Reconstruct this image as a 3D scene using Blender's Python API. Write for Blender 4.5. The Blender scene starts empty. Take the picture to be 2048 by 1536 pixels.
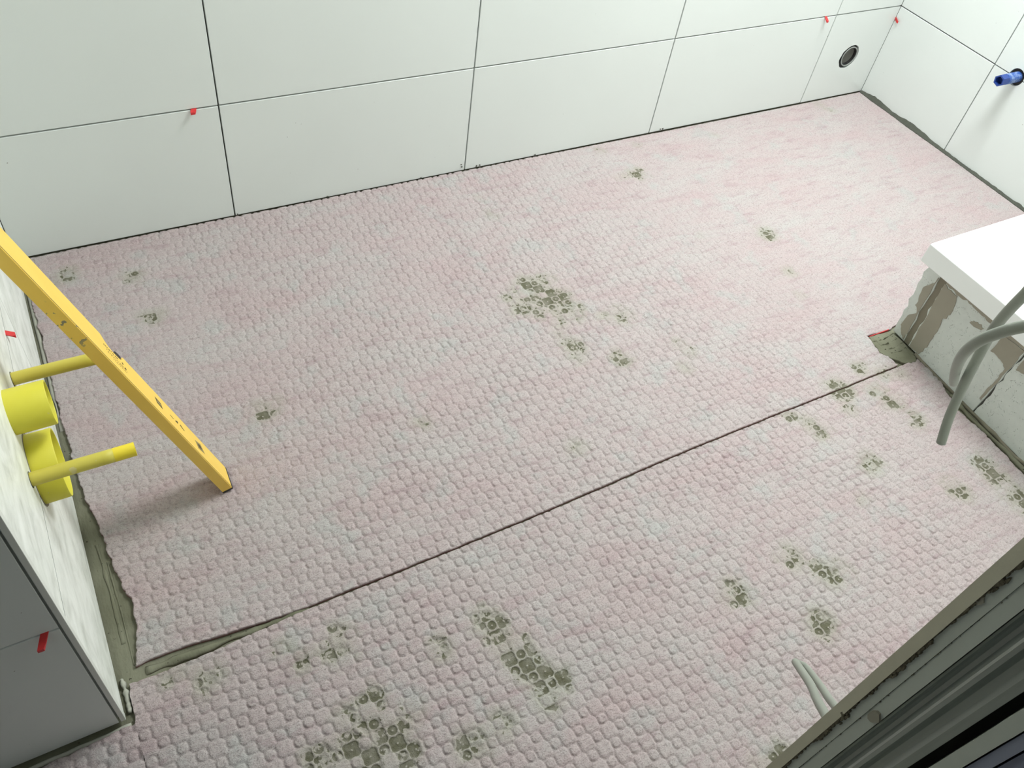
import bpy, bmesh, math, random
import numpy as np
from mathutils import Vector, Matrix
SC = bpy.context.scene; COL = SC.collection
random.seed(7)
# ------------------------------------------------------------ camera, light, exposure
def rodrigues(r):
    r = np.array(r); th = np.linalg.norm(r); k = r/th
    K = np.array([[0,-k[2],k[1]],[k[2],0,-k[0]],[-k[1],k[0],0]])
    return np.eye(3)+math.sin(th)*K+(1-math.cos(th))*K@K
RC = rodrigues((2.3817,-.5407,.3757)); CC = (0.7269,-1.6336,1.2671); FPX = 1657.0
cam = bpy.data.objects.new('camera', bpy.data.cameras.new('camera')); COL.objects.link(cam)
cam.matrix_world = Matrix(((RC[0][0],-RC[1][0],-RC[2][0],CC[0]),(RC[0][1],-RC[1][1],-RC[2][1],CC[1]),(RC[0][2],-RC[1][2],-RC[2][2],CC[2]),(0,0,0,1)))
cam.data.sensor_width = 36; cam.data.lens = FPX/2048*36; cam.data.clip_start = .02
SC.camera = cam
W = bpy.data.worlds.new('sky'); SC.world = W; W.use_nodes = True
W.node_tree.nodes['Background'].inputs[0].default_value = (.72,.84,1,1)
W.node_tree.nodes['Background'].inputs[1].default_value = 1.5
SKY = (2.0, 2.85, -.80, -.15, 2.12)                  # roof window opening x0 x1 y0 y1 z
la = bpy.data.lights.new('roof_window_daylight', 'AREA'); la.shape = 'RECTANGLE'; la.size = SKY[1]-SKY[0]-.04; la.size_y = SKY[3]-SKY[2]-.04
la.energy = 52; la.color = (.965,1,.99)
lo = bpy.data.objects.new('roof_window_daylight', la); COL.objects.link(lo); lo.location = ((SKY[0]+SKY[1])/2,(SKY[2]+SKY[3])/2,SKY[4]+.02)
hl = bpy.data.lights.new('hall_fill', 'AREA'); hl.shape = 'RECTANGLE'; hl.size = .8; hl.size_y = 1.2; hl.energy = 4.2; hl.color = (.9,.97,1)  # added fill lamp, brightens the partition end; the hall has no window
ho = bpy.data.objects.new('hall_fill', hl); COL.objects.link(ho); ho.location = (-.9,-2.3,1.9); ho.rotation_euler = (math.radians(75),0,math.radians(-60))
SC.view_settings.view_transform = 'Standard'; SC.view_settings.look = 'None'; SC.view_settings.gamma = 1
SC.view_settings.use_curve_mapping = False; SC.view_settings.exposure = 0.0

# ------------------------------------------------------------ helpers
def s2l(c): return tuple((v/255/12.92 if v/255 <= .04045 else ((v/255+.055)/1.055)**2.4) for v in c)
class NT:
    def __init__(s, name, rough=.6, spec=.5, metal=0):
        s.m = bpy.data.materials.new(name); s.m.use_nodes = True; s.t = s.m.node_tree
        s.b = s.t.nodes['Principled BSDF']; s.b.inputs['Roughness'].default_value = rough
        s.b.inputs['Specular IOR Level'].default_value = spec; s.b.inputs['Metallic'].default_value = metal
    def n(s, ty, ins={}, **kw):
        o = s.t.nodes.new(ty)
        for k, v in kw.items(): setattr(o, k, v)
        for k, v in ins.items(): s.set(o.inputs[k], v)
        return o
    def set(s, i, v):
        if hasattr(v, 'links') or isinstance(v, bpy.types.NodeSocket): s.t.links.new(v, i)
        else: i.default_value = v if not isinstance(v, tuple) or len(v) != 3 or i.type != 'RGBA' else (*v, 1)
    def co(s): return s.n('ShaderNodeTexCoord').outputs['Object']
    def geo(s): return s.n('ShaderNodeNewGeometry').outputs['Position']
    def noise(s, v, scale, det=3, rough=.55, dist=0):
        return s.n('ShaderNodeTexNoise', {'Vector': v, 'Scale': scale, 'Detail': det, 'Roughness': rough, 'Distortion': dist}).outputs['Fac']
    def map(s, v, sc): return s.n('ShaderNodeMapping', {'Vector': v, 'Scale': sc}).outputs[0]
    def ramp(s, f, a, b, ca=0, cb=1):
        return s.n('ShaderNodeMapRange', {'Value': f, 'From Min': a, 'From Max': b, 'To Min': ca, 'To Max': cb}).outputs[0]
    def mix(s, f, a, b):
        o = s.t.nodes.new('ShaderNodeMix'); o.data_type = 'RGBA'
        s.set(o.inputs[0], f); s.set(o.inputs[6], a); s.set(o.inputs[7], b); return o.outputs[2]
    def math(s, op, a, b=0):
        o = s.n('ShaderNodeMath', operation=op); s.set(o.inputs[0], a); s.set(o.inputs[1], b); return o.outputs[0]
    def attr(s, n): return s.n('ShaderNodeAttribute', attribute_name=n).outputs['Fac']
    def color(s, c): s.set(s.b.inputs['Base Color'], c); return s
    def bump(s, h, d, st=1):
        s.set(s.b.inputs['Normal'], s.n('ShaderNodeBump', {'Height': h, 'Distance': d, 'Strength': st}).outputs[0]); return s

def plain(name, c, rough=.5, var=.06, scale=30, metal=0, spec=.5, bump=0):
    t = NT(name, rough, spec, metal); v = t.co(); f = t.noise(v, scale, 4)
    c = s2l(c); lo_ = tuple(x*(1-var) for x in c); hi = tuple(min(1, x*(1+var)) for x in c)
    t.color(t.mix(f, lo_, hi))
    if bump: t.bump(f, bump)
    return t.m
M = {}
# glazed white wall tile
t = NT('white_tile', .28, .5); v = t.geo(); f = t.noise(v, 3, 2)
sp = t.ramp(t.noise(v, 150, 1), .80, .83)
t.color(t.mix(sp, t.mix(f, s2l((219,224,221)), s2l((226,231,228))), s2l((120,118,110)))); M['tile'] = t.m
# tile with wiped grout haze
t = NT('hazed_tile', .4, .5); v = t.map(t.geo(), (1, 5, 8)); f = t.noise(v, 2.2, 5, .6, 1.0); f2 = t.noise(t.map(t.geo(), (1,16,30)), 1.2, 4, .6, .5)
a = t.ramp(f, .38, .66); b = t.ramp(f2, .45, .62)
t.color(t.mix(b, t.mix(a, s2l((246,248,243)), s2l((226,229,222))), t.mix(a, s2l((238,240,235)), s2l((205,208,200))))); M['haze'] = t.m
M['joint'] = plain('dark_joint_mortar', (96,96,90), .95, .25, 60)
# olive grey mortar
t = NT('grey_mortar', .93, .2); v = t.geo(); f = t.noise(v, 9, 4); g = t.noise(v, 160, 3); k = t.ramp(t.noise(t.map(v, (40, 14, 20)), 1.6, 3), .3, .7)
c = t.mix(t.ramp(f, .35, .7), s2l((106,106,88)), s2l((132,132,114)))
c = t.mix(t.ramp(g, .66, .72), c, s2l((62,60,50)))
t.color(c); t.bump(t.math('ADD', k, t.math('MULTIPLY', g, .4)), .0011); M['mortar'] = t.m
M['mortar_dry'] = plain('pale_mortar', (170,170,158), .95, .1, 40, bump=.001)
M['fillet'] = plain('dark_fillet_mortar', (74,76,68), .95, .3, 90, bump=.001)
M['smear'] = plain('mortar_smear_brown', (160,155,140), .95, .08, 25, bump=.0008)
M['groove'] = plain('recessed_mortar', (134,128,112), .95, .08, 40, bump=.001)
# aerated concrete
t = NT('aerated_concrete', .95, .2); v = t.geo(); f = t.noise(v, 60, 4); g = t.n('ShaderNodeTexVoronoi', {'Vector': v, 'Scale': 420}).outputs['Distance']
pit = t.math('MULTIPLY', t.ramp(g, .12, .3, 1, 0), t.ramp(t.noise(v, 90, 1), .55, .62))
t.color(t.mix(pit, t.mix(f, s2l((206,212,206)), s2l((222,227,221))), s2l((140,142,134)))); t.bump(t.math('SUBTRACT', f, pit), .0012); M['block'] = t.m
M['slab'] = plain('white_solid_slab', (244,247,245), .3, .01, 5)
# yellow painted level with chips
t = NT('yellow_level_paint', .42, .5); v = t.co(); f = t.noise(v, 160, 3, .5); zz = t.n('ShaderNodeSeparateXYZ', {'Vector': v}).outputs
band = t.math('MULTIPLY', t.math('MULTIPLY', t.ramp(zz[2], .42, .45), t.ramp(zz[2], .53, .50)), t.ramp(zz[1], .004, .001))
chip = t.math('MULTIPLY', t.ramp(t.noise(v, 75, 3), .60, .61), band)
ob = t.noise(t.map(v, (1,1,.5)), 40, 2)
base = t.mix(ob, s2l((240,197,84)), s2l((246,208,98)))
t.color(t.mix(chip, base, s2l((140,132,105)))); M['yellow'] = t.m
M['black'] = plain('black_plastic', (38,36,36), .5, .1)
M['print'] = plain('black_print', (70,58,30), .5, .1)
M['print_grey'] = plain('grey_print', (150,132,84), .5, .1)
M['vial'] = plain('green_vial', (130,140,90), .15, .05)
def pipeyellow(nm, c1, c2):
    t = NT(nm, .5, .4); v = t.co(); f = t.noise(v, 20, 4); g = t.ramp(t.noise(v, 55, 3), .68, .72)
    t.color(t.mix(t.math('MULTIPLY', g, .6), t.mix(f, s2l(c1), s2l(c2)), s2l((205,196,150)))); return t.m
M['sleeve'] = pipeyellow('yellow_sleeve', (198,184,70), (212,200,96))
M['cap'] = pipeyellow('yellow_cap', (214,206,52), (222,214,84))
t = NT('cap_tip', .5); M['tip'] = plain('bright_yellow_tip', (240,216,60), .45, .03)
M['red'] = plain('red_plastic', (205,52,54), .35, .05)
M['grey_pipe'] = plain('grey_pipe_plastic', (50,54,53), .4, .08)
M['lip'] = plain('light_pipe_lip', (150,154,150), .4, .08)
t = NT('blue_plug', .5); v = t.co(); g = t.ramp(t.noise(v, 60, 4, .6), .48, .64)
t.color(t.mix(g, s2l((50,86,158)), s2l((140,160,196)))); M['blue'] = t.m
M['blue_clean'] = plain('blue_plug_end', (34,64,138), .4, .06)
M['cable'] = plain('grey_cable_sheath', (140,144,134), .5, .03)
M['plaster'] = plain('white_plaster', (205,206,200), .9, .03)
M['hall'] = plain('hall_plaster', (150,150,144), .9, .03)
M['board_a'] = plain('beige_board_edge', (210,204,182), .9, .06, 60, bump=.001)
M['board_b'] = plain('grey_board_edge', (196,200,190), .9, .05, 30, bump=.0006)
t = NT('galvanised_steel', .45, .5, .75); v = t.map(t.geo(), (1, 90, 2.2)); f = t.noise(v, 1.5, 4)
t.color(t.mix(f, s2l((150,156,152)), s2l((190,196,192)))); M['steel'] = t.m
M['bluegrey'] = plain('blue_grey_strip', (150,154,172), .6, .06)
M['filler'] = plain('crumbly_filler', (104,98,80), .95, .35, 150, bump=.002)
M['chrome_trim'] = plain('trim_profile', (222,224,218), .35, .04)
# membrane fleece: attributes expo (how bare of fleece) and cell (1 inside a pocket)
t = NT('membrane_fleece', .95, .15); v = t.geo()
big = t.noise(t.map(v, (.55, 1.7, 1)), 7, 5, .65, .5); mid = t.noise(t.map(v, (.5, 1.8, 1)), 26, 4, .65); fib = t.noise(v, 520, 3, .7); fb2 = t.noise(t.map(v,(1,1.8,1)), 190, 3, .65)
pk = t.mix(t.ramp(big, .32, .68), s2l((181,174,172)), s2l((181,164,164)))
pk = t.mix(t.math('MULTIPLY', t.ramp(mid, .52, .74), .7), pk, s2l((163,142,145)))
pk = t.mix(t.math('MULTIPLY', t.ramp(t.noise(v, 13, 3), .56, .68), .5), pk, s2l((172,175,172)))
pk = t.mix(t.math('MULTIPLY', t.ramp(fib, .50, .72), .6), pk, s2l((108,97,96)))
pk = t.mix(t.math('MULTIPLY', t.ramp(fb2, .54, .70), .5), pk, s2l((112,102,100)))
ex = t.attr('expo'); ce = t.attr('cell')
ex2 = t.math('ADD', ex, t.math('MULTIPLY', t.math('SUBTRACT', t.noise(v, 110, 2, .5), .5), 1.5))
bare = t.ramp(ex2, .62, .70); hz = t.ramp(ex, .08, .6)
cem = t.mix(t.noise(v, 120, 3), s2l((86,84,68)), s2l((108,106,88)))
pk = t.mix(t.math('MULTIPLY', hz, .5), pk, s2l((150,152,134)))
inn = t.ramp(t.math('ADD', ce, t.math('MULTIPLY', t.math('SUBTRACT', t.noise(v, 300, 2), .5), .5)), .42, .6)
dr = t.math('MULTIPLY', t.math('MULTIPLY', bare, inn), t.ramp(t.noise(v, 60, 2), .3, .6, .6, 1))
c = t.mix(dr, pk, cem)
ed = t.attr('rim'); c = t.mix(ed, c, s2l((112,66,60)))
t.color(c)
t.bump(t.math('ADD', fib, t.math('MULTIPLY', fb2, 1.2)), .0011, .9); M['mat'] = t.m

def link(name, me, mat=None, parent=None, **props):
    o = bpy.data.objects.new(name, me); COL.objects.link(o)
    if mat is not None and me is not None: me.materials.append(mat)
    if parent: o.parent = parent
    for k, v in props.items(): o[k] = v
    return o
def mesh(name, vs, fs, smooth=False):
    me = bpy.data.meshes.new(name); me.from_pydata([tuple(map(float, v)) for v in vs], [], fs); me.update()
    bm = bmesh.new(); bm.from_mesh(me); bmesh.ops.recalc_face_normals(bm, faces=bm.faces); bm.to_mesh(me); bm.free()
    if smooth:
        for p in me.polygons: p.use_smooth = True
    return me
def empty(name, loc, **props):
    o = bpy.data.objects.new(name, None); COL.objects.link(o); o.location = loc; o.empty_display_size = .05
    for k, v in props.items(): o[k] = v
    return o
def box(name, a, b, mat, parent=None, ch=0, **props):
    x0,y0,z0 = a; x1,y1,z1 = b; bm = bmesh.new()
    vs = [bm.verts.new(p) for p in ((x0,y0,z0),(x1,y0,z0),(x1,y1,z0),(x0,y1,z0),(x0,y0,z1),(x1,y0,z1),(x1,y1,z1),(x0,y1,z1))]
    for f in ((0,3,2,1),(4,5,6,7),(0,1,5,4),(1,2,6,5),(2,3,7,6),(3,0,4,7)): bm.faces.new([vs[i] for i in f])
    if ch: bmesh.ops.bevel(bm, geom=list(bm.edges), offset=ch, segments=2, affect='EDGES', profile=.5)
    me = bpy.data.meshes.new(name); bm.to_mesh(me); bm.free()
    return link(name, me, mat, parent, **props)
def prism(name, pts, O, U, V, N, th, mat, parent=None, ch=0, **props):
    """outline pts (2-D) in plane O+U,V; front face pushed th along N, optional chamfer on the front rim"""
    O, U, V, N = map(np.array, (O, U, V, N)); n = len(pts); P = np.array(pts, float)
    ar = .5*sum(P[i][0]*P[(i+1)%n][1]-P[(i+1)%n][0]*P[i][1] for i in range(n))
    if ar < 0: P = P[::-1]
    rings = [(P, 0), (P, th-ch)]
    if ch:
        Q = []
        for i in range(n):
            e1 = P[i]-P[i-1]; e2 = P[(i+1)%n]-P[i]; n1 = np.array([-e1[1],e1[0]])/max(1e-9,np.linalg.norm(e1)); n2 = np.array([-e2[1],e2[0]])/max(1e-9,np.linalg.norm(e2))
            Q.append(P[i]+ch*(n1+n2)/max(.5, 1+n1@n2))
        rings.append((np.array(Q), th))
    else: rings[1] = (P, th)
    vs = [O+U*p[0]+V*p[1]+N*h for R_, h in rings for p in R_]; fs = []
    for k in range(len(rings)-1): fs += [(k*n+i, k*n+(i+1)%n, (k+1)*n+(i+1)%n, (k+1)*n+i) for i in range(n)]
    fs += [tuple(range(n))[::-1], tuple(range((len(rings)-1)*n, len(rings)*n))]
    me = bpy.data.meshes.new(name); me.from_pydata([tuple(map(float, v)) for v in vs], [], fs); me.update()
    bm = bmesh.new(); bm.from_mesh(me); bmesh.ops.triangulate(bm, faces=[f for f in bm.faces if len(f.verts) > 4]); bmesh.ops.recalc_face_normals(bm, faces=bm.faces); bm.to_mesh(me); bm.free()
    return link(name, me, mat, parent, **props)
def tube(name, pts, r, mat, parent=None, seg=16, sub=8, caps=True, r_end=None, **props):
    """smooth tube through pts (Catmull-Rom)"""
    P = [np.array(p, float) for p in pts]; Q = []
    if sub > 1:
        E = [2*P[0]-P[1]]+P+[2*P[-1]-P[-2]]
        for i in range(1, len(E)-2):
            for k in range(sub):
                u = k/sub; a,b,c,d = E[i-1:i+3]
                Q.append(.5*((2*b)+(-a+c)*u+(2*a-5*b+4*c-d)*u*u+(-a+3*b-3*c+d)*u**3))
        Q.append(P[-1])
    else: Q = P
    vs = []; fs = []; up = np.array([.13,.27,.95]); T0 = None
    for i, p in enumerate(Q):
        T = Q[min(i+1, len(Q)-1)]-Q[max(i-1, 0)]; T /= np.linalg.norm(T)
        if T0 is None: x = np.cross(T, up)
        else: x = x-T*(x@T)
        x /= np.linalg.norm(x); y = np.cross(T, x); T0 = T
        for k in range(seg):
            a = 2*math.pi*k/seg; vs.append(p+r*(math.cos(a)*x+math.sin(a)*y))
    n = len(Q)
    for i in range(n-1):
        for k in range(seg): fs.append((i*seg+k, i*seg+(k+1)%seg, (i+1)*seg+(k+1)%seg, (i+1)*seg+k))
    if caps: fs += [tuple(range(seg))[::-1], tuple(range((n-1)*seg, n*seg))]
    me = mesh(name, vs, fs, True)
    for p in me.polygons:
        if len(p.vertices) > 4: p.use_smooth = False
    return link(name, me, mat, parent, **props)
def lathe(name, prof, O, axis, mat, parent=None, seg=48, **props):
    """prof: (distance along axis, radius) closed loop"""
    O = np.array(O, float); ax = np.array(axis, float); ax /= np.linalg.norm(ax); h = np.array([0,0,1.]) if abs(ax[2]) < .9 else np.array([1.,0,0])
    x = np.cross(ax, h); x /= np.linalg.norm(x); y = np.cross(ax, x); vs = []; fs = []; n = len(prof)
    for k in range(seg):
        a = 2*math.pi*k/seg; d = math.cos(a)*x+math.sin(a)*y
        vs += [O+ax*s+d*r for s, r in prof]
    for k in range(seg):
        for i in range(n): fs.append((k*n+i, k*n+(i+1)%n, ((k+1)%seg)*n+(i+1)%n, ((k+1)%seg)*n+i))
    me = mesh(name, vs, fs, True); o = link(name, me, mat, parent, **props)
    me.set_sharp_from_angle(angle=math.radians(35)); return o
def rag(n, amp, seed, smooth=2):
    r = np.random.default_rng(seed).normal(size=n)
    for _ in range(smooth): r = (np.roll(r,1)+2*r+np.roll(r,-1))/4
    return r*amp

# ------------------------------------------------------------ structure
XC = 3.127; H = .2854; J = .0032; XL = .58; YF = -1.07; ZR = 2.1
floor = box('floor', (-1.6,-3.0,-.10), (XC+.03,.03,-.0062), M['mortar'], kind='structure')
wb = box('wall_back', (XL-.12,.0095,-.0062), (XC+.1,.12,ZR), M['joint'], kind='structure')
wr = box('wall_right', (XC+.0095,-1.75,-.0062), (XC+.12,.0095,ZR), M['joint'], kind='structure')
wl = box('wall_left', (-.3,YF+.0125,-.0062), (XL-.0095,.0095,ZR), M['joint'], kind='structure')
wh = box('wall_hall_left', (-1.6,-3.0,-.0062), (-1.5,YF+.0,ZR), M['hall'], kind='structure')
wh2 = box('wall_hall_end', (-1.6,-3.1,-.0062), (XC+.1,-3.0,ZR), M['hall'], kind='structure')
wh3 = box('wall_hall_back', (-1.5,YF+.0,-.0062), (-.3,YF+.1,ZR), M['hall'], kind='structure')
# ceiling around the roof window
x0,x1,y0,y1,_ = SKY
cm = []; 
def boxes_mesh(name, bl, mat, parent=None, **props):
    vs = []; fs = []
    for (a,b,c),(d,e,f) in bl:
        k = len(vs); vs += [(a,b,c),(d,b,c),(d,e,c),(a,e,c),(a,b,f),(d,b,f),(d,e,f),(a,e,f)]
        fs += [tuple(k+i for i in q) for q in ((0,3,2,1),(4,5,6,7),(0,1,5,4),(1,2,6,5),(2,3,7,6),(3,0,4,7))]
    me = bpy.data.meshes.new(name); me.from_pydata(vs, [], fs); me.update(); return link(name, me, mat, parent, **props)
boxes_mesh('ceiling', [((-1.6,-3.1,ZR),(x0,.12,ZR+.1)),((x1,-3.1,ZR),(XC+.12,.12,ZR+.1)),((x0,-3.1,ZR),(x1,y0,ZR+.1)),((x0,y1,ZR),(x1,.12,ZR+.1))], M['plaster'], kind='structure')
wn = boxes_mesh('window_1', [((x0-.05,y0-.05,ZR+.1),(x1+.05,y0,ZR+.16)),((x0-.05,y1,ZR+.1),(x1+.05,y1+.05,ZR+.16)),((x0-.05,y0,ZR+.1),(x0,y1,ZR+.16)),((x1,y0,ZR+.1),(x1+.05,y1,ZR+.16))], M['plaster'], kind='structure')

# tiles -------------------------------------------------------
rows = [(.0012, H-J/2)]; z = H+J/2
while z < ZR-.05: rows.append((z, min(z+.2985, ZR-.002))); z += .2985+J
def rect(a, b, c, d): return [(a,c),(b,c),(b,d),(a,d)]
def arc(cx, cz, r, a0, a1, n, wob=0, seed=1):
    g = rag(n+1, wob, seed, 1)
    return [(cx+(r+g[i])*math.cos(a0+(a1-a0)*i/n), cz+(r+g[i])*math.sin(a0+(a1-a0)*i/n)) for i in range(n+1)]
xs = [XL+.001, 1.0439, 1.6455, 2.2475, 2.8495, XC-.0004]
for ri, (za, zb) in enumerate(rows):
    for i in range(5):
        a = xs[i]+(J/2 if i else 0); b = xs[i+1]-(J/2 if i < 4 else 0)
        if ri == 0 and i == 4:
            # cut tile with a rough round hole (keyhole outline, slit is closed)
            cx, cz = 2.988, .138; hole = arc(cx, cz, .0385, -math.pi/2, -math.pi/2-2*math.pi, 40, .0012, 5)
            hole[-1] = hole[0]
            out = [(cx, za)] + [(cx, hole[0][1])] + hole[1:-1] + [(cx+1e-5, hole[0][1]), (cx+1e-5, za), (b, za), (b, zb), (a, zb), (a, za)]
            prism('tile', out, (0,.0092,0), (1,0,0), (0,0,1), (0,-1,0), .0092, M['tile'], wb)
        else: prism('tile', rect(a,b,za,zb), (0,.0092,0), (1,0,0), (0,0,1), (0,-1,0), .0092, M['tile'], wb, ch=.0007)
# right wall: local u = -y
BY, BZ = .4445, .2865
for ri, (za, zb) in enumerate(rows):
    ys = [.0006, .3685, .9705, 1.5725]
    for i in range(3):
        a = ys[i]+(J/2 if i else 0); b = ys[i+1]-J/2
        if ri < 2 and i == 1:
            R_ = .0235
            if ri == 0:
                dz = zb-BZ; th = math.asin(dz/R_); out = [(a,za),(b,za),(b,zb)]+arc(BY,BZ,R_,th,-math.pi-th,14)+[(a,zb)]
            else:
                dz = za-BZ; th = math.asin(dz/R_); out = [(a,za)]+arc(BY,BZ,R_,math.pi-th,th,14)+[(b,za),(b,zb),(a,zb)]
            prism('tile', out, (XC+.0092,0,0), (0,-1,0), (0,0,1), (-1,0,0), .0092, M['tile'], wr)
        else: prism('tile', rect(a,b,za,zb), (XC+.0092,0,0), (0,-1,0), (0,0,1), (-1,0,0), .0092, M['tile'], wr, ch=.0007)
# left wall side face (x = XL), local u = -y ; front face (y = YF)
HL = .3090
rl = [(.0035, HL-J/2)]; z = HL+J/2
while z < ZR-.05: rl.append((z, min(z+.2985, ZR-.002))); z += .2985+J
for (za, zb) in rl:
    for a, b in ((.002,.458),(.4605,1.0595)):
        prism('tile', rect(a,b,za,zb), (XL-.0092,0,0), (0,-1,0), (0,0,1), (1,0,0), .0092, M['haze'], wl)
    for a, b in ((XL-.0088-.60, XL-.0088),(-.3, XL-.0088-.603)):
        prism('tile', rect(a,b,za if za > .01 else .003,zb), (0,YF+.0118,0), (1,0,0), (0,0,1), (0,-1,0), .0118, M['tile'], wl, ch=.0005)
for (a_, b_) in ((-1.0590,-.003),): box('joint_line', (XL-.009,a_,HL-.0024), (XL-.0002,b_,HL+.0024), M['joint'], wl)
box('corner_profile', (XL-.0058,YF-.0005,.004), (XL+.0008,YF+.0095,ZR-.002), M['chrome_trim'], wl, ch=.0006, label='pale square edge profile')
# mortar fillet along the right wall foot, ragged
n = 150; ysr = np.linspace(-.004, -.90, n); rr = np.abs(rag(n, .006, 3, 3))+.0035
bulge = np.interp(-ysr, [0,.03,.06,.10,.14,.17,.20,.24,.28,.31,.34,.4,.6,.9], [.003,.006,.016,.013,.006,.007,.015,.016,.012,.007,.004,.003,.003,.002])
hz = (bulge+rr*.7)*.62
vs = []; fs = []
for i in range(n):
    vs += [(XC-.001, ysr[i], hz[i]), (XC-.004, ysr[i], hz[i]*.75), (XC-.009-.3*hz[i], ysr[i], .001), (XC-.009-.3*hz[i], ysr[i], -.006), (XC+.004, ysr[i], -.006), (XC+.004, ysr[i], hz[i])]
for i in range(n-1):
    for k in range(6): fs.append((i*6+k, i*6+(k+1)%6, (i+1)*6+(k+1)%6, (i+1)*6+k))
link('mortar_fillet', mesh('mortar_fillet', vs, fs), M['fillet'], wr, label='ragged dark grey mortar along the wall foot')

# ------------------------------------------------------------ partition end (drywall) beside the camera, wall_front
D0 = 1.177; C1 = CC[1]
def yy(t): return C1+t*.45
wf = boxes_mesh('wall_front', [((D0+.03, yy(.0255), -.0062), (XC+.1, yy(.062), ZR))], M['hall'], kind='structure')
edge = .13535
def board(a, b, x_in, mat, nm='gypsum_board', seed=1, amp=.0004):
    # narrow end strip of a board, front (x) slightly uneven
    n = 120; zs = np.linspace(-.006, ZR-.003, n); g = rag(n, amp, seed, 2); vs = []; fs = []
    for i in range(n):
        vs += [(D0+x_in+g[i], yy(b)+abs(g[(i*7)%n])*.6, zs[i]), (D0+x_in+g[i], yy(a)-abs(g[(i*3)%n])*.3, zs[i]), (D0+.06, yy(a), zs[i]), (D0+.06, yy(b), zs[i])]
    for i in range(n-1):
        for k in range(4): fs.append((i*4+k, i*4+(k+1)%4, (i+1)*4+(k+1)%4, (i+1)*4+k))
    fs += [(0,1,2,3), tuple((n-1)*4+k for k in (3,2,1,0))]
    return link(nm, mesh(nm, vs, fs), mat, wf)
def ext(a,b,x): pass
b1 = board(.115, edge, 0, M['board_a'], seed=1, amp=.00025); b1['label'] = 'beige board edge at the room side'
board(.0945, .1135, .0025, M['board_b'], seed=2)
board(.0700, .0935, .0035, M['board_b'], seed=4)
# the long faces of the boards towards the room and the hall
boxes_mesh('wall_face_board', [((D0+.06, yy(.1185), -.006), (XC, yy(edge), ZR-.003))], M['plaster'], wf)
# steel stud with lips and ribs : profile in (x, y) swept in z
prof = [(.0045,.0685),(.005,.0650),(.009,.062),(.0115,.057),(.0115,.050),(.009,.046),(.007,.042),(.006,.038),(.006,.031),(.0085,.027),(.0105,.022),(.0105,.010),(.008,.005),(.006,.001),(.006,-.0125),(.03,-.0130)]
vs = []; fs = []; n = len(prof)
for z in (-.006, ZR-.003):
    vs += [(D0+a, yy(b), z) for a, b in prof]+[(D0+a+.002, yy(b), z) for a, b in prof]
m2 = 2*n
for i in range(n-1):
    fs += [(i,i+1,m2+i+1,m2+i),(n+i,n+i+1,m2+n+i+1,m2+n+i)]
fs += [(0,n,m2+n,m2),(n-1,m2-1,2*m2-1,m2+n-1)]
link('metal_stud', mesh('metal_stud', vs, fs), M['steel'], wf, label='dark galvanised stud channel with ribs')
board(-.053, -.030, .002, M['board_b'], seed=6, amp=.0007)
for a, b, x in ((-.074,-.056,.004),(-.094,-.078,.009),(-.118,-.098,.004),(-.17,-.122,.010)):
    boxes_mesh('frame_strip', [((D0+x, yy(a), -.006), (D0+.08, yy(b), ZR-.003))], M['bluegrey'], wf)
boxes_mesh('back_cavity', [((D0+.045, yy(-.17), -.006), (D0+.10, yy(.03), ZR-.003))], M['black'], wf)
# crumbly filler along the first two joints : many little chips in one object
rng = np.random.default_rng(11); vs = []; fs = []
def chipat(o, U, V, N, r, th, k=6):
    base = len(vs); ph = rng.uniform(0, 6.28)
    rr_ = r*rng.uniform(.55, 1.25, k)
    for j in range(k): vs.append(o+U*rr_[j]*math.cos(ph+6.283*j/k)*.6+V*rr_[j]*1.4*math.sin(ph+6.283*j/k)-N*.002)
    for j in range(k): vs.append(o+U*rr_[j]*.7*math.cos(ph+6.283*j/k)*.6+V*rr_[j]*.8*1.4*math.sin(ph+6.283*j/k)+N*th)
    for j in range(k): fs.append((base+j, base+(j+1)%k, base+k+(j+1)%k, base+k+j))
    fs.append(tuple(base+k+j for j in range(k)))
Ux, Vz, Nx = np.array([0,1.,0]), np.array([0,0,1.]), np.array([-1.,0,0])
for i in range(1100):
    z = rng.uniform(.35, 1.1); w_ = .5+.5*math.sin(z*47)+.3*math.sin(z*131)
    if rng.random() < .25+.6*w_:
        chipat(np.array([D0+.0015, yy(.1140+rng.normal()*.0022*(.3+w_)), z]), Ux, Vz, Nx, rng.uniform(.0007,.0022)*(1+.7*w_), rng.uniform(.0002,.0014))
link('crumbly_filler', mesh('crumbly_filler', vs, fs), M['filler'], wf, kind='stuff', label='dark crumbly filler between the first two boards')
vs = []; fs = []
for i in range(160):
    z = rng.uniform(.35, 1.1)
    chipat(np.array([D0+.003, yy(.0940+rng.normal()*.0008), z]), Ux, Vz, Nx, rng.uniform(.0003,.001), .0003)
link('joint_crumbs', mesh('joint_crumbs', vs, fs), M['filler'], wf, kind='stuff')
for (z, t_, r) in ((.80,.117,.006),(.62,.080,.0065),(.69,.120,.005)):
    g = np.random.default_rng(int(z*100)); pts = [(r*g.uniform(.6,1.2)*math.cos(a)*.75, r*g.uniform(.8,1.5)*math.sin(a)) for a in np.linspace(0,6.283,12)[:-1]]
    prism('filler_blob', pts, (D0+.0065, yy(t_), z), (0,1,0), (0,0,1), (-1,0,0), .0052, M['smear'], wf)

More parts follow.
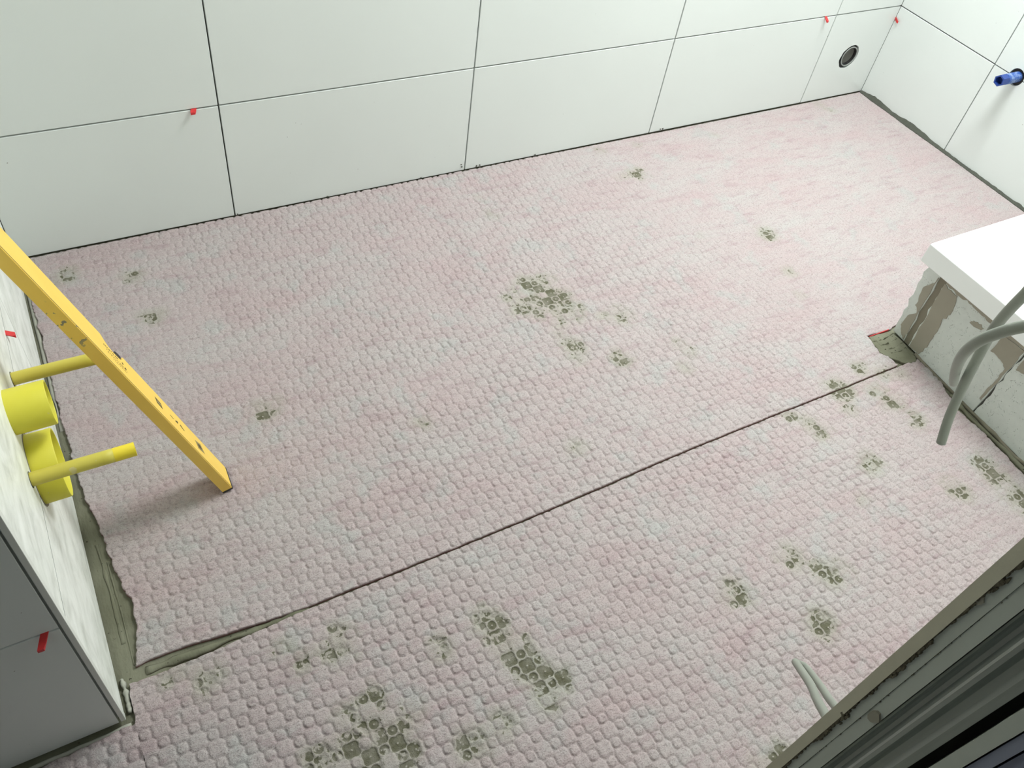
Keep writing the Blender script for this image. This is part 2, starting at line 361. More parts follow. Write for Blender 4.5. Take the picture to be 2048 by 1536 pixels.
# ------------------------------------------------------------ uncoupling membrane (two sheets)
def vnoise(x, y, s, seed):
    g = np.random.default_rng(seed).random((257,257)); X = x*s+40; Y = y*s+60
    xi = np.floor(X).astype(int); yi = np.floor(Y).astype(int); fx = X-xi; fy = Y-yi; fx = fx*fx*(3-2*fx); fy = fy*fy*(3-2*fy)
    G = lambda a, b: g[a % 257, b % 257]
    return (G(xi,yi)*(1-fx)+G(xi+1,yi)*fx)*(1-fy)+(G(xi,yi+1)*(1-fx)+G(xi+1,yi+1)*fx)*fy
def sst(a, b, v):
    t_ = np.clip((v-a)/(b-a), 0, 1); return t_*t_*(3-2*t_)
PATCH = [(1.56,-.47,.85),(1.545,-.50,.8),(1.575,-.50,.9),(1.60,-.56,.9),(1.565,-.545,.8),(1.62,-.49,.9),(1.65,-.51,.7),(1.59,-.59,.7),(1.52,-.48,.6),(1.66,-.56,.7),(2.03,-.16,.4),(1.59,-0.459,1.2),(1.608,-0.52,1.3),(1.633,-0.547,1.2),(1.534,-0.523,1.0),(1.632,-0.456,0.9),(1.632,-0.581,0.9),(1.701,-0.611,0.7),(1.736,-0.621,1.0),(1.581,-0.666,1.0),(1.571,-0.698,0.8),(1.573,-0.626,0.5),(2.096,-0.164,1.1),(2.056,-0.161,0.5),(1.628,-0.196,0.6),(1.63,-0.121,0.4),(0.792,-0.269,0.8),(0.814,-0.262,0.5),(0.787,-0.132,0.8),(0.666,-0.08,0.9),(0.64,-0.1,0.5),(0.926,-0.588,1.0),(0.959,-0.577,0.35),(2.283,-0.504,1.0),(2.239,-0.645,0.6),(2.202,-0.724,0.4),(1.807,-0.75,0.6),(1.817,-0.775,0.6),(1.784,-0.814,0.6),(1.663,-0.736,0.9),(1.445,-0.91,0.7),(2.076,-0.999,1.2),(2.146,-1.03,0.9),(2.162,-1.068,1.1),(2.209,-0.999,0.8),(2.169,-0.967,0.8),(2.249,-1.016,0.7),(1.938,-1.051,0.9),(1.948,-1.072,0.9),(1.911,-1.017,0.7),(2.053,-1.054,0.6),(1.989,-1.181,1.0),(2.175,-1.134,0.8),(2.224,-1.284,1.0),(2.225,-1.31,1.1),(2.222,-1.364,1.1),(2.218,-1.382,1.0),(2.109,-1.296,0.8),(2.119,-1.313,0.8),(1.904,-1.235,0.5),(1.684,-1.282,1.0),(1.717,-1.321,0.9),(1.73,-1.341,0.9),(1.752,-1.34,0.8),(1.542,-1.295,1.0),(1.537,-1.281,0.7),(1.645,-1.402,1.0),(1.122,-1.152,1.0),(1.127,-1.178,1.0),(1.128,-1.202,1.1),(1.137,-1.229,1.1),(1.147,-1.252,1.0),(1.159,-1.271,1.0),(1.171,-1.29,1.0),(1.19,-1.29,0.7),(0.814,-1.064,0.6),(0.829,-1.089,0.7),(0.859,-1.094,0.6),(0.895,-1.079,0.9),(0.889,-1.099,0.9),(0.894,-1.221,1.0),(0.909,-1.252,1.2),(0.852,-1.24,0.9),(0.902,-1.192,0.9),(0.911,-1.284,1.1),(0.806,-1.241,1.0),(0.876,-1.275,1.3),(0.948,-1.235,0.7),(0.858,-1.203,0.8),(1.013,-1.322,1.0),(1.025,-1.308,0.6),(1.07,-1.312,0.8),(1.032,-1.162,0.7),(0.667,-1.034,0.5),(0.697,-1.059,0.9),(0.648,-1.037,0.5),(2.911,-0.03,0.8),(2.932,-0.067,0.5),(2.44,-0.074,0.45),(2.054,-0.035,0.5),(2.178,-0.043,0.45),(2.102,-0.445,0.35),(1.429,-1.541,0.8),(1.402,-1.537,0.7),(1.195,-0.732,0.6),(1.154,-1.304,0.9),(1.155,-1.205,0.7)]
def fields(X, Y, lat):
    x0_, y0_, ax, ay = lat
    wx = (vnoise(X,Y,9,1)-.5)*.004; wy = (vnoise(X,Y,9,2)-.5)*.004
    u = (X+wx-x0_)/ax; v = (Y+wy-y0_)/ay
    iu = np.round(u); iv = np.round(v); par = np.mod(iu+iv, 2); A = .021
    du = (u-iu)*A; dv = (v-iv)*A
    rc = np.hypot(du, dv)
    # circle pockets on even sites
    su = np.where(u > iu, A, -A); sv = np.where(v > iv, A, -A)
    dn = np.minimum(np.hypot(du-su, dv), np.hypot(du, dv-sv))          # nearest odd-neighbour centre
    dc = np.where(par < .5, rc, dn)                                      # distance to nearest circle centre
    sdc = dc-.0076
    # squarish pockets on odd sites: rounded square bitten by circles
    au, av = np.abs(du), np.abs(dv)
    sq_h = np.hypot(np.maximum(au-.0062,0), np.maximum(av-.0062,0))-.0056
    qu, qv = np.abs(du-su), np.abs(dv); q1 = np.hypot(np.maximum(qu-.0062,0), np.maximum(qv-.0062,0))-.0056
    qu, qv = np.abs(du), np.abs(dv-sv); q2 = np.hypot(np.maximum(qu-.0062,0), np.maximum(qv-.0062,0))-.0056
    sq = np.where(par > .5, sq_h, np.minimum(q1, q2))
    sds = np.maximum(sq, .0098-dc)
    sd = np.minimum(sdc, sds)
    cell = sst(.0008, -.0009, sd)
    ex = np.zeros_like(X)
    for (px, py, k) in PATCH:
        m_ = (np.abs(X-px) < .08) & (np.abs(Y-py) < .08)
        ex[m_] = np.maximum(ex[m_], k*np.exp(-((X[m_]-px)**2+(Y[m_]-py)**2)/(2*(.015+.012*max(0,k-.5))**2)))
    near_c = (sdc < sds); hu = np.where(par < .5, iu, np.where(near_c & (np.abs(du) >= np.abs(dv)), iu+np.sign(du), iu)); hv = np.where(par < .5, iv, np.where(near_c & (np.abs(du) < np.abs(dv)), iv+np.sign(dv), iv))
    sq_own = (par < .5) & ~near_c; hu = np.where(sq_own & (q1 < q2), iu+np.sign(du), hu); hv = np.where(sq_own & (q1 >= q2), iv+np.sign(dv), hv)
    hs = np.mod(np.sin(hu*127.1+hv*311.7)*43758.5, 1.)
    pe = ex*(.35+.95*hs); ex = pe
    amp = 1-.80*sst(1.9,2.5,X+.35*(Y+.8))*sst(-1.35,-.7,Y)-.45*sst(1.2,.75,X)*sst(-1.0,-.6,Y)
    amp -= .35*sst(1.95,2.2,X)*sst(-1.0,-1.2,Y)
    amp *= .72+.6*vnoise(X,Y,16,7)
    amp = np.clip(amp, .10, 1.4)
    dome = np.clip(-sd/.0045, 0, 1)
    hgt = amp*(.0015*cell+.0009*dome - .0004*sst(.0018,0,np.abs(sdc+.0012))*0)
    hgt += amp*.0009*np.exp(-((sdc+.0016)/.0009)**2)*np.where(vnoise(X,Y,45,9) > .45, 1, .2)
    ib = np.floor(u); bb = ib+.5-.13*np.cos(np.pi*(ib+v)); q_ = (u-bb)*A
    gm = .35+.65*sst(.75,1.15,X)*(1-.75*sst(1.9,2.6,X+.35*(Y+.8))*sst(-1.2,-.7,Y)); gm = gm*(.75+.5*vnoise(X,Y,30,61))
    hgt += gm*(-.00065*np.exp(-((q_-.0004)/.0011)**2)+.00035*np.exp(-((q_+.0018)/.0013)**2))
    e2 = sst(.45,.62,pe); dot = np.exp(-(np.where(par<.5, rc, np.hypot(du,dv))/.0022)**2)
    hb = .0012-.0022*cell+.0014*dot*cell
    hgt = hgt*(1-e2)+hb*e2
    hgt += (vnoise(X,Y,230,12)-.5)*.0005
    cc = np.where(e2 > .05, cell*(1-.8*dot), cell)
    return hgt+.0002*0-.0012, ex, cc
def patch(xl, xr, yt, yb, nx, ny, lat, skirt=(1,1,1,1)):
    """xl,xr functions of the row parameter array y; yt,yb functions of x; returns verts, faces, attrs"""
    uu = np.linspace(0,1,nx); vv = np.linspace(0,1,ny)
    Ug, Vg = np.meshgrid(uu, vv)
    y_mid = yt(np.array([0.]))[0]+(yb(np.array([0.]))[0]-yt(np.array([0.]))[0])*vv
    L = xl(y_mid)[:,None]; R = xr(y_mid)[:,None]; X = L+(R-L)*Ug
    T = yt(X); B = yb(X); Y = T+(B-T)*Vg
    Hh, ex, ce = fields(X, Y, lat)
    rim = np.zeros_like(X)
    k = 1
    for side, (on) in enumerate(skirt):
        if not on: continue
        sl = [np.s_[:,0], np.s_[:,-1], np.s_[0,:], np.s_[-1,:]][side]
        Hh[sl] = -.0062; rim[sl] = 1
        s2 = [np.s_[:,1], np.s_[:,-2], np.s_[1,:], np.s_[-2,:]][side]; rim[s2] = np.maximum(rim[s2], .08)
        if side == 0: X[:,0] = X[:,1]-.0003
        if side == 1: X[:,-1] = X[:,-2]+.0003
        if side == 2: Y[0,:] = Y[1,:]+.00005
        if side == 3: Y[-1,:] = Y[-2,:]-.0001
    idx = np.arange(nx*ny).reshape(ny, nx)
    F = np.stack([idx[:-1,:-1], idx[1:,:-1], idx[1:,1:], idx[:-1,1:]], -1).reshape(-1,4)
    return np.stack([X,Y,Hh],-1).reshape(-1,3), F, ex.ravel(), ce.ravel(), rim.ravel()
def sheet(name, parts, **props):
    V = []; F = []; A_ = [[],[],[]]; o = 0
    for (v, f, a, b, c) in parts:
        V.append(v); F.append(f+o); o += len(v); A_[0].append(a); A_[1].append(b); A_[2].append(c)
    V = np.concatenate(V).astype(np.float32); F = np.concatenate(F).astype(np.int32)
    me = bpy.data.meshes.new(name); me.vertices.add(len(V)); me.vertices.foreach_set('co', V.ravel())
    me.loops.add(len(F)*4); me.loops.foreach_set('vertex_index', F.ravel())
    me.polygons.add(len(F)); me.polygons.foreach_set('loop_start', np.arange(0,len(F)*4,4,dtype=np.int32))
    me.polygons.foreach_set('use_smooth', np.ones(len(F), bool)); me.update(calc_edges=True)
    for nm, a in zip(('expo','cell','rim'), A_):
        at = me.attributes.new(nm, 'FLOAT', 'POINT'); at.data.foreach_set('value', np.concatenate(a).astype(np.float32))
    return link(name, me, M['mat'], None, **props)
UP = (.9426,-.7296,.02127,.0209); LO = (1.1248,-1.0807,.0211,.02065)
def const(c): return lambda a: np.full_like(a, c, dtype=float)
def interp(xp, fp, amp=0, sc=0, seed=0):
    xp = np.array(xp); fp = np.array(fp); o = np.argsort(xp)
    def f(a):
        r = np.interp(a, xp[o], fp[o])
        if amp: r = r+(vnoise(a, a*0+.37, sc, seed)-.5)*2*amp+(vnoise(a, a*0+.9, sc*3, seed+1)-.5)*amp
        return r
    return f
left_up = interp([-.003,-.15,-.229,-.345,-.48,-.60,-.678,-.764,-.84,-.898,-.958,-1.01], [.588,.5885,.590,.590,.590,.5935,.597,.607,.614,.624,.619,.605], .0028, 60, 21)
seam_t = interp([.59,.605,.63,.687,.731,.79,.85,1.0,1.3,1.7,2.0,2.2,2.3], [-.998,-.998,-.994,-.997,-1.0015,-1.0065,-1.0105,-1.0115,-1.0095,-.9995,-.9990,-.9985,-.998], .0005, 30, 31)
seam_b = interp([.59,.605,.65,.696,.75,.80,.85,1.0,1.3,1.7,2.0,2.2,2.3], [-1.016,-1.018,-1.019,-1.0195,-1.017,-1.0155,-1.0125,-1.0127,-1.0107,-1.0007,-1.0002,-.9997,-.999], .0005, 30, 31)
right_lo = interp([-.99,-1.04,-1.09,-1.16,-1.25,-1.33,-1.7], [2.325,2.328,2.322,2.294,2.296,2.288,2.266], .002, 60, 41)
mat_up = sheet('membrane_sheet', [
    patch(left_up, const(2.262), const(-.0016), seam_t, 900, 530, UP, (1,0,1,1)),
    patch(const(2.262), const(XC-.006), const(-.0016), interp([2.2,2.27,2.34,2.35,3.2],[-.898,-.899,-.903,-.898,-.893],.001,50,44), 330, 340, UP, (0,1,1,1))],
    label='larger pink fleece membrane sheet with dimples, from the seam to the tiled back wall', category='floor membrane', group='pink fleece membrane sheets on the floor')
mat_lo = sheet('membrane_sheet', [
    patch(interp([-1.0,-1.05,-1.10,-1.7],[.595,.592,.590,.590],.0015,60,51), right_lo, seam_b, const(-1.568), 1050, 345, LO, (0,1,1,1)),
    patch(const(-.28), interp([-1.0,-1.7],[.5903,.5903]), interp([-.3,.30,.42,.5,.56,.6],[-1.0865,-1.0865,-1.0845,-1.0825,-1.0785,-1.0765],.0015,60,55), const(-1.568), 420, 240, LO, (1,0,1,1))],
    label='nearer pink fleece membrane sheet with large dimples, between the seam and the partition end', category='floor membrane', group='pink fleece membrane sheets on the floor')
# thick fresh mortar beads / trowel marks left of the sheets, children of the floor
def strip(name, path, w, h, mat, seed, parent=floor, label=None):
    n = len(path)*10; P = np.array(path, float); s = np.linspace(0, len(P)-1, n)
    X = np.interp(s, range(len(P)), P[:,0]); Y = np.interp(s, range(len(P)), P[:,1]); g = rag(n, w*.25, seed, 2); hh = h*(1+rag(n, .35, seed+1, 2))
    vs = []; fs = []
    for i in range(n):
        t_ = np.array([X[min(i+1,n-1)]-X[max(i-1,0)], Y[min(i+1,n-1)]-Y[max(i-1,0)]]); t_ /= np.linalg.norm(t_); nn = np.array([-t_[1], t_[0]])
        for k, hk in ((-1,0),(-.6,.8),(0,1),(.6,.75),(1,0)):
            q = np.array([X[i],Y[i]])+nn*k*(w/2+g[i]); vs.append((q[0], q[1], -.0066+(hk*hh[i] if hk else 0)))
    for i in range(n-1):
        for k in range(4): fs.append((i*5+k,i*5+k+1,(i+1)*5+k+1,(i+1)*5+k))
        fs.append((i*5+4,i*5,(i+1)*5,(i+1)*5+4))
    fs += [tuple(range(5)), tuple((n-1)*5+k for k in range(5))]
    o = link(name, mesh(name, vs, fs, True), mat, parent)
    if label: o['label'] = label
    return o
strip('mortar_ridge', [(.588,-.05),(.5875,-.3),(.588,-.5)], .010, .0035, M['mortar_dry'], 1, label='pale crumbly mortar line along the left wall foot')
strip('mortar_ridge', [(.597,-.76),(.600,-.86),(.600,-.95)], .006, .0020, M['mortar'], 3)
strip('mortar_ridge', [(.606,-.80),(.608,-.90),(.607,-.99)], .004, .0018, M['mortar'], 5)
strip('mortar_ridge', [(.62,-1.006),(.70,-1.010),(.80,-1.011),(.87,-1.012)], .016, .0055, M['mortar'], 7, label='olive grey mortar filling the wide end of the seam')
strip('mortar_ridge', [(.586,-1.005),(.588,-1.03),(.587,-1.06)], .008, .007, M['mortar_dry'], 9)
strip('mortar_ridge', [(.585,-1.0775),(.50,-1.079),(.40,-1.080),(.25,-1.080)], .008, .0045, M['mortar_dry'], 11)
# trowelled patch beside the block corner
xa = [(2.264,-.901),(2.335,-.9065),(2.330,-.985),(2.318,-1.003),(2.284,-1.000),(2.262,-.972),(2.250,-.948)]
g = np.random.default_rng(4); out = []
for i in range(len(xa)):
    a = np.array(xa[i]); b = np.array(xa[(i+1)%len(xa)])
    for k in range(5): out.append(tuple(a+(b-a)*k/5+(g.normal(size=2)*.0014 if k else 0)))
prism('mortar_patch', out, (0,0,-.0065), (1,0,0), (0,1,0), (0,0,1), .0078, M['mortar'], floor, ch=.0012, label='trowelled grey mortar patch at the block corner')
for k, (xx, yy_) in enumerate(((2.262,-.917),(2.262,-.932),(2.268,-.948),(2.275,-.962))):
    strip('trowel_ridge', [(xx,yy_),(xx+.03,yy_-.004),(2.33,yy_+.002)], .004, .0098, M['mortar'], 20+k)
strip('mortar_ridge', [(2.333,-.985),(2.331,-1.09),(2.322,-1.17),(2.314,-1.28),(2.306,-1.40),(2.296,-1.56)], .013, .009, M['groove'], 31)
strip('mortar_ridge', [(2.316,-1.11),(2.306,-1.17),(2.303,-1.28),(2.296,-1.40)], .012, .0075, M['mortar'], 33)
box('sheet_edge_strip', (2.266,-.9012,-.006), (2.331,-.8998,.0012), M['red'], floor, label='thin red cut edge')

# ------------------------------------------------------------ bench of aerated blocks with white slab
bench = empty('block_bench', (2.7,-1.24,0), label='low bench of pale aerated concrete blocks with mortar smears under the white slab', category='bench')
FA = np.array([2.338,-.908]); FT = np.array([2.31-2.338,-1.32+.908]); FT /= np.linalg.norm(FT); FN = np.array([FT[1],-FT[0]])   # FN points to -x
if FN[0] > 0: FN = -FN
def rel(o): o.matrix_parent_inverse = Matrix.Translation(-Vector(o.parent.location)); return o
def fblock(s0, s1, z0, z1, lean0=0, lean1=0, seed=0, rough=.0008, x_end=None):
    # front outline in (s,z), jittered, extruded back
    g = np.random.default_rng(seed); P = []
    def seg(a, b, n, amp):
        for k in range(n):
            f = k/n; P.append((a[0]+(b[0]-a[0])*f+(g.normal()*amp if k else 0), a[1]+(b[1]-a[1])*f+(g.normal()*amp*.4 if k else 0)))
    seg((s0,z0),(s1,z0),10,rough*.3); seg((s1,z0),(s1+lean1,z1),10,rough); seg((s1+lean1,z1),(s0+lean0,z1),10,0); seg((s0+lean0,z1),(s0,z0),14,rough*(2.2 if lean0 else 1))
    o = prism('aerated_block', P, (FA[0]-FN[0]*.11, FA[1]-FN[1]*.11, 0), (FT[0],FT[1],0), (0,0,1), (FN[0],FN[1],0), .11, M['block'], bench, ch=.0008)
    return rel(o)
fblock(0, .036, .0015, .2185, -.018, -.016, 1, .0012)
fblock(.052, .2605, .0015, .2185, -.015, .005, 2)
fblock(.264, .62, .0015, .2185, .005, 0, 3)
rel(prism('joint_mortar', [(.03,.0),(.058,.0),(.045,.2185),(.012,.2185)], (FA[0]-FN[0]*.11,FA[1]-FN[1]*.11,0), (FT[0],FT[1],0), (0,0,1), (FN[0],FN[1],0), .1075, M['groove'], bench, label='recessed dark mortar groove'))
rel(prism('joint_mortar', [(.258,.0),(.266,.0),(.271,.2185),(.263,.2185)], (FA[0]-FN[0]*.11,FA[1]-FN[1]*.11,0), (FT[0],FT[1],0), (0,0,1), (FN[0],FN[1],0), .1055, M['joint'], bench))
def smear(pts, seed, th=.0016, mat='smear'):
    g = np.random.default_rng(seed); out = []
    for i in range(len(pts)):
        a = np.array(pts[i]); b = np.array(pts[(i+1)%len(pts)])
        for k in range(4): out.append(tuple(a+(b-a)*k/4+(g.normal(size=2)*.0012 if k else 0)))
    rel(prism('mortar_smear', out, (FA[0],FA[1],0), (FT[0],FT[1],0), (0,0,1), (FN[0],FN[1],0), th, M[mat], bench))
smear([(.020,.186),(.020,.17),(.004,.145),(.006,.128),(.012,.1),(.020,.09),(.024,.082),(.010,.062),(.008,.03),(.020,.014),(.034,.006),(.019,.186)][:-1]+[(.0335,.005),(.0335,.03),(.026,.1),(.0225,.186)], 1)
smear([(.0415,.187),(.067,.182),(.080,.184),(.088,.163),(.092,.138),(.083,.116),(.090,.085),(.090,.059),(.092,.035),(.085,.006),(.0545,.004),(.0535,.04),(.046,.12)], 2)
smear([(.070,.188),(.093,.187),(.117,.192),(.142,.190),(.170,.189),(.215,.192),(.262,.196),(.262,.216),(.045,.216),(.042,.189)], 3)
smear([(.21,.190),(.263,.195),(.2635,.16),(.2625,.10),(.2585,.04),(.2545,.04),(.2565,.10),(.255,.135),(.246,.141),(.228,.144),(.209,.142)], 4)
smear([(.136,.158),(.141,.167),(.158,.172),(.170,.170),(.166,.162),(.150,.157)], 5, .001)
smear([(.272,.196),(.36,.196),(.36,.216),(.272,.216)], 6)
smear([(.274,.15),(.30,.16),(.31,.185),(.276,.19)], 7)
# body of the bench behind the facing blocks
o = box('bench_core', (2.452,-1.562,.0015), (XC-.012,-.9135,.2185), M['block'], bench); rel(o)
slab = empty('white_slab', (2.7,-1.24,.2195), label='thick glossy white slab lying on the aerated block bench', category='slab')
o = box('slab_top', (2.2915,-1.566,.2195), (XC-.004,-.8915,.2655), M['slab'], slab, ch=.0022); rel(o)

# ------------------------------------------------------------ plumbing on the left wall
def rod(y, z, L, label, K=.026):
    e = empty('threaded_rod_sleeve', (XL, y, z), label=label, category='rod sleeve', group='yellow rod sleeves on the left wall')
    o = tube('sleeve', [(XL-.02,y,z),(XL+.04,y,z+.0004),(XL+L-K+.002,y,z)], .0092, M['sleeve'], e, seg=24, sub=4); rel(o)
    o = lathe('end_cap', [(L-K,.0093),(L,.0093),(L,.0078),(L-.008,.0076),(L-.008,.0005),(L-K,.0005)], (XL,y,z), (1,0,0), M['tip'], e, seg=24, label='brighter yellow open tip'); rel(o)
    o = lathe('wall_gap', [(.0002,.0094),(.0008,.0108),(-.003,.0112),(-.003,.0094)], (XL,y,z), (1,0,0), M['joint'], e, seg=20); rel(o)
rod(-.880, .350, .1235, 'nearer thin yellow rod sleeve crossing in front of the large yellow socket')
rod(-.684, .333, .122, 'farther thin yellow rod sleeve that ends behind the spirit level', .010)
def socket(y, z, r, L, label):
    e = empty('pipe_socket', (XL, y, z), label=label, category='pipe socket', group='yellow pipe sockets on the left wall')
    w_ = .0028
    o = lathe('outer_wall', [(-.004,r),(L-.001,r),(L,r-.0006),(L,r-w_+.0006),(L-.001,r-w_),(.002,r-w_-.001),(.002,.002),(-.004,.002)], (XL,y,z), (1,0,0), M['cap'], e, seg=72); rel(o)
    o = lathe('inner_step', [(.0021,r-w_-.0012),(L*.62,r-w_-.0002),(L*.62,r-w_-.0022),(.0021,r-w_-.0035)], (XL,y,z), (1,0,0), M['cap'], e, seg=72); rel(o)
    return e
socket(-.806, .398, .0295, .047, 'upper yellow plastic pipe socket with an empty round mouth')
e2 = socket(-.826, .302, .0480, .032, 'lower and larger yellow pipe socket under the first one')
# broken tile edge under the lower socket
o = lathe('broken_tile_edge', [(.0003,.0478),(.0009,.0515),(-.003,.0520),(-.003,.0478)], (XL,-.826,.302), (1,0,0), M['groove'], e2, seg=40); rel(o)
pts = [(.800+.030*math.cos(a)+.004*math.sin(5*a), .283-.05+.02*math.sin(a)) for a in np.linspace(0,6.28,20)[:-1]]

# ------------------------------------------------------------ drain on the back wall, blue plug on the right wall
e = empty('drain_pipe', (2.988,.01,.138), label='round grey drain pipe opening in the small corner tile of the back wall', category='pipe')
o = lathe('pipe_body', [(.004,.0315),(-.11,.0300),(-.11,.001),(-.106,.001),(-.106,.0275),(.004,.0290)], (2.989,.004,.139), (0,-1,0), M['grey_pipe'], e, seg=40); rel(o)
o = lathe('pipe_lip', [(.0046,.0318),(.0046,.0286),(.0030,.0286),(.0030,.0318)], (2.989,.004,.139), (0,-1,0), M['lip'], e, seg=40); rel(o)
o = lathe('pipe_seal', [(.001,.0286),(.001,.0262),(-.006,.0262),(-.006,.0286)], (2.989,.004,.139), (0,-1,0), M['black'], e, seg=40); rel(o)
o = lathe('hole_ring', [(0,.041),(.0008,.041),(.0008,.0320),(0,.0320)], (2.988,.0092,.138), (0,-1,0), M['black'], e, seg=40); rel(o)
e = empty('pipe_plug', (XC,-.4445,.2865), label='blue hexagonal pressure test plug sticking out of the right wall tiles', category='plug')
o = lathe('plug_shaft', [(-.008,.0145),(.050,.0145),(.050,.001),(-.008,.001)], (XC,-.4445,.2865), (-1,0,0), M['blue'], e, seg=28); rel(o)
hp = [(.0158*math.cos(a), .0158*math.sin(a)) for a in np.arange(6)*math.pi/3+.3]; hi_ = [(p[0]*.74, p[1]*.74) for p in hp]
vs = []; 
for x_, pp in ((.050,hp),(.076,hp),(.076,hi_),(.058,hi_)): vs += [(XC-x_, -.4445+p[0], .2865+p[1]) for p in pp]
fs = [(k*6+i,k*6+(i+1)%6,(k+1)*6+(i+1)%6,(k+1)*6+i) for k in range(3) for i in range(6)]+[tuple(range(6)),tuple(18+i for i in range(6))]
o = link('hex_head', mesh('hex_head', vs, fs), M['blue_clean'], e, label='hollow hexagonal blue head'); rel(o)
o = lathe('hole_ring', [(-.0090,.0235),(-.0080,.0235),(-.0080,.0146),(-.0090,.0146)], (XC,-.4445,.2865), (-1,0,0), M['black'], e, seg=32); rel(o)

# ------------------------------------------------------------ spirit level
LP = np.array([.80849,-.74632,.0006]); LU = np.array([-.30358,.00724,.95278]); LW = np.array([.95238,-.0274,.30367]); LNf = np.array([.02831,.9996,.00142])
LA, LB, LL = .01773, .0467, .7400
lev = bpy.data.objects.new('spirit_level', None); COL.objects.link(lev); lev.empty_display_size = .05
lev['label'] = 'yellow box spirit level leaning from the pink floor against the left wall'; lev['category'] = 'spirit level'
lev.matrix_world = Matrix(((LW[0],LNf[0],LU[0],LP[0]),(LW[1],LNf[1],LU[1],LP[1]),(LW[2],LNf[2],LU[2],LP[2]),(0,0,0,1)))
# local axes: x = thickness (LW), y = height (LNf), z = length (LU); wide printed face at x = LA
out = [(0,.004),(LB,.004)]
notch = [(LB,.3455),(.044,.3465),(.0395,.349),(.0350,.354),(.0335,.362),(.0335,.375),(.0350,.386),(.0385,.393),(.0430,.399),(LB,.404)]
out += notch+[(LB,LL-.004),(0,LL-.004)]
prism('level_body', out, (0,0,0), (0,1,0), (0,0,1), (1,0,0), LA, M['yellow'], lev, ch=.0007)
prism('edge_groove', [(.0012,.006),(.0022,.006),(.0022,LL-.006),(.0012,LL-.006)], (LA-.0002,0,0), (0,1,0), (0,0,1), (1,0,0), .0004, M['print'], lev)
box('end_cap', (-.0004,-.0004,0), (LA+.0004,LB+.0004,.0042), M['black'], lev, ch=.0004, label='black plastic end cap')
box('end_cap', (-.0004,-.0004,LL-.0042), (LA+.0004,LB+.0004,LL), M['black'], lev, ch=.0004, label='black plastic end cap')
tube('vial', [(LA/2,.0395,.3525),(LA/2,.0395,.395)], .0052, M['vial'], lev, seg=16, sub=1, label='green bubble vial')
prism('vial_holder', [(.0338,.3515),(LB-.0015,.3485),(LB-.0005,.3555),(.0448,.3640),(.0385,.3690),(.0350,.3620)], (.002,0,0), (0,1,0), (0,0,1), (1,0,0), LA-.003, M['black'], lev, ch=.0006, label='black vial holder')
prism('vial_holder', [(.0345,.3885),(.0385,.3915),(.0440,.3985),(LB-.001,.403),(LB-.002,.396),(.0400,.388)], (.002,0,0), (0,1,0), (0,0,1), (1,0,0), LA-.004, M['black'], lev, ch=.0006, label='black vial holder')
def mark(nm, pts, mat='print', h=.00025, **kw): prism(nm, pts, (LA-.0001,0,0), (0,1,0), (0,0,1), (1,0,0), h+.0001, M[mat], lev, **kw)
mark('printed_diamond', [(.0318,.2592),(.0300,.2420),(.0190,.2405),(.0208,.2567)], label='dark printed diamond outline')
mark('printed_diamond', [(.0288,.2565),(.0275,.2445),(.0215,.2432),(.0232,.2552)], 'print_grey', .0004)
mark('printed_mark', [(.0250,.2155),(.0256,.2120),(.0244,.2040),(.0236,.2045),(.0240,.2090)])
mark('printed_mark', [(.0235,.1985),(.0262,.1965),(.0290,.1895),(.0262,.1885),(.0232,.1905)])
mark('printed_mark', [(.0250,.1820),(.0285,.1800),(.0225,.1690),(.0212,.1700)])
mark('printed_emblem', [(.0290,.1290),(.0335,.1087),(.0170,.1000),(.0145,.1240)], 'print_grey', label='faded grey printed emblem')
mark('printed_emblem', [(.0262,.1225),(.0285,.1120),(.0205,.1075),(.0190,.1195)], 'print', .0004)
rg = np.random.default_rng(3)
for b0, s0, s1, wd in ((.0268,.401,.3635,.0026),(.0215,.396,.345,.0012),(.0180,.393,.343,.0010),(.0145,.380,.3435,.0008)):
    s = s0
    while s > s1:
        l = rg.uniform(.0012,.0035)*(1.5 if wd > .002 else 1); bb = b0+rg.uniform(-.3,.3)*wd
        mark('printed_mark', [(bb,s),(bb+wd*rg.uniform(.6,1),s-.0004),(bb+wd*rg.uniform(.4,.9),s-l),(bb,s-l*.9)], 'print', .0002); s -= l+rg.uniform(.0010,.0022)
for b0, s0 in ((.0285,.3515),(.0228,.3452)): mark('printed_mark', [(b0-.0020,s0+.001),(b0+.0016,s0+.0016),(b0+.0020,s0-.0010),(b0-.0012,s0-.0020)])

# ------------------------------------------------------------ cables from the partition wall
cab = [dict(label='grey electrical cable end hanging down in front of the block bench', pts=[(1.430,-1.590,1.00),(1.415,-1.52,.975),(1.400,-1.455,.940),(1.3977,-1.4154,.8957),(1.404,-1.407,.8513),(1.423,-1.3981,.8006),(1.4285,-1.4006,.7613),(1.4324,-1.4062,.7189),(1.4381,-1.4126,.6769),(1.4404,-1.4216,.6447)]),
       dict(label='grey electrical cable bent in a bow across the hanging cable end', pts=[(1.345,-1.590,.975),(1.335,-1.530,.950),(1.325,-1.4743,.9121),(1.320,-1.4494,.8833),(1.3244,-1.436,.8617),(1.3314,-1.4256,.8394),(1.3542,-1.4147,.8056),(1.4146,-1.3966,.7433),(1.4952,-1.3755,.6671)]),
       dict(label='grey cable hairpin loop coming out from behind the partition end', pts=[(1.19,-1.592,.54),(1.2307,-1.5626,.4838),(1.2588,-1.5452,.4441),(1.2881,-1.5272,.4055),(1.3203,-1.5048,.3582),(1.3589,-1.4833,.3002),(1.3840,-1.4765,.2621),(1.3960,-1.4775,.2480),(1.4015,-1.4870,.2480),(1.3718,-1.5183,.2939),(1.3455,-1.540,.3316),(1.3132,-1.5604,.3803),(1.2750,-1.5755,.430),(1.25,-1.592,.47)])]
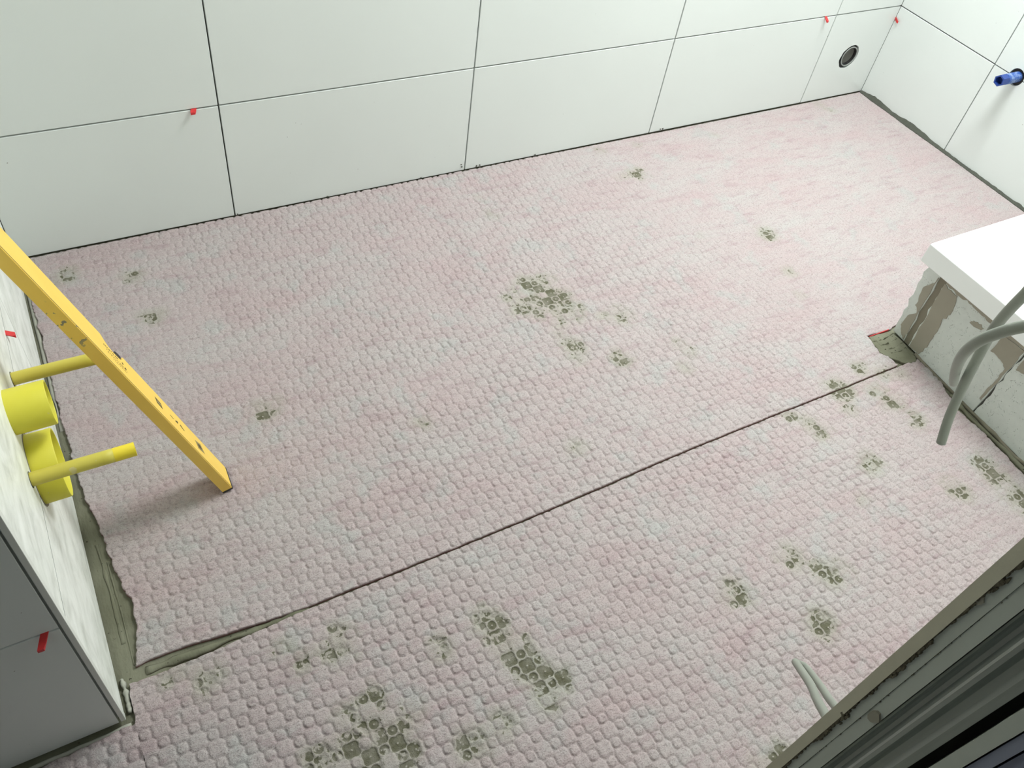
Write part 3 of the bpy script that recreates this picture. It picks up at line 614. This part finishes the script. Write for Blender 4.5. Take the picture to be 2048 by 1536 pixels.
for c_ in cab:
    tube('electrical_cable', c_['pts'], .0048, M['cable'], None, seg=16, sub=10, label=c_['label'], category='cable', group='grey cables from the partition wall')

# ------------------------------------------------------------ red tile wedges
def wedge(O, U, V, N, L, w, label):
    """thin wedge sticking out of a joint: U along the joint, V across, N out of the wall"""
    O, U, V, N = map(lambda q: np.array(q, float), (O,U,V,N)); vs = []
    for a, th in ((-.006,.0012),(L*.6,.0020),(L,.0050)):
        for su in (-1,1):
            for sv in (-1,1): vs.append(O+N*a+U*su*w/2*(1 if a < L else .8)+V*sv*th/2)
    fs = []
    for k in (0,4): fs += [(k,k+1,k+5,k+4),(k+2,k+3,k+7,k+6),(k,k+2,k+6,k+4),(k+1,k+3,k+7,k+5)]
    fs += [(0,1,3,2),(8,9,11,10)]
    link('tile_wedge', mesh('tile_wedge', vs, fs), M['red'], None, label=label, category='tile wedge', group='red tile wedges in the joints')
wedge((.993,0,H), (1,0,0), (0,0,1), (-.35,-.80,-.35), .012, .0115, 'red plastic wedge in the back wall joint left of the long vertical joint')
wedge((2.805,0,H), (1,0,0), (0,0,1), (0,-.82,-.57), .016, .0085, 'small red wedge in the back wall joint near the drain pipe')
wedge((XC-.001,-.0022,.247), (0,0,1), (0,1,0), (-.35,-.9,-.2), .018, .008, 'red wedge in the vertical corner joint beside the drain pipe')
wedge((XL,-.562,HL), (0,1,0), (0,0,1), (.8,0,-.6), .014, .010, 'red wedge at the left picture edge in the hazed tile wall')
wedge((.556,YF,HL), (1,0,0), (0,0,1), (-.42,-.62,-.58), .021, .0085, 'red wedge in the shaded grey tile face at lower left')
# small mortar specks on the tile feet
vs = []; fs = []
for (x_, z_, r) in ((1.636,.012,.0035),(1.634,.019,.003),(1.68,.005,.0045),(1.69,.006,.004),(2.296,.006,.005),(2.288,.006,.004),(1.86,.004,.004),(1.52,.003,.003),(1.05,.003,.003),(1.27,.003,.004)):
    chipat(np.array([x_,-.0001,z_]), np.array([1.,0,0])*1.6, np.array([0,0,1.])*.5, np.array([0,-1.,0]), r, .0012, 7)
link('mortar_specks', mesh('mortar_specks', vs, fs), M['joint'], wb, kind='stuff')
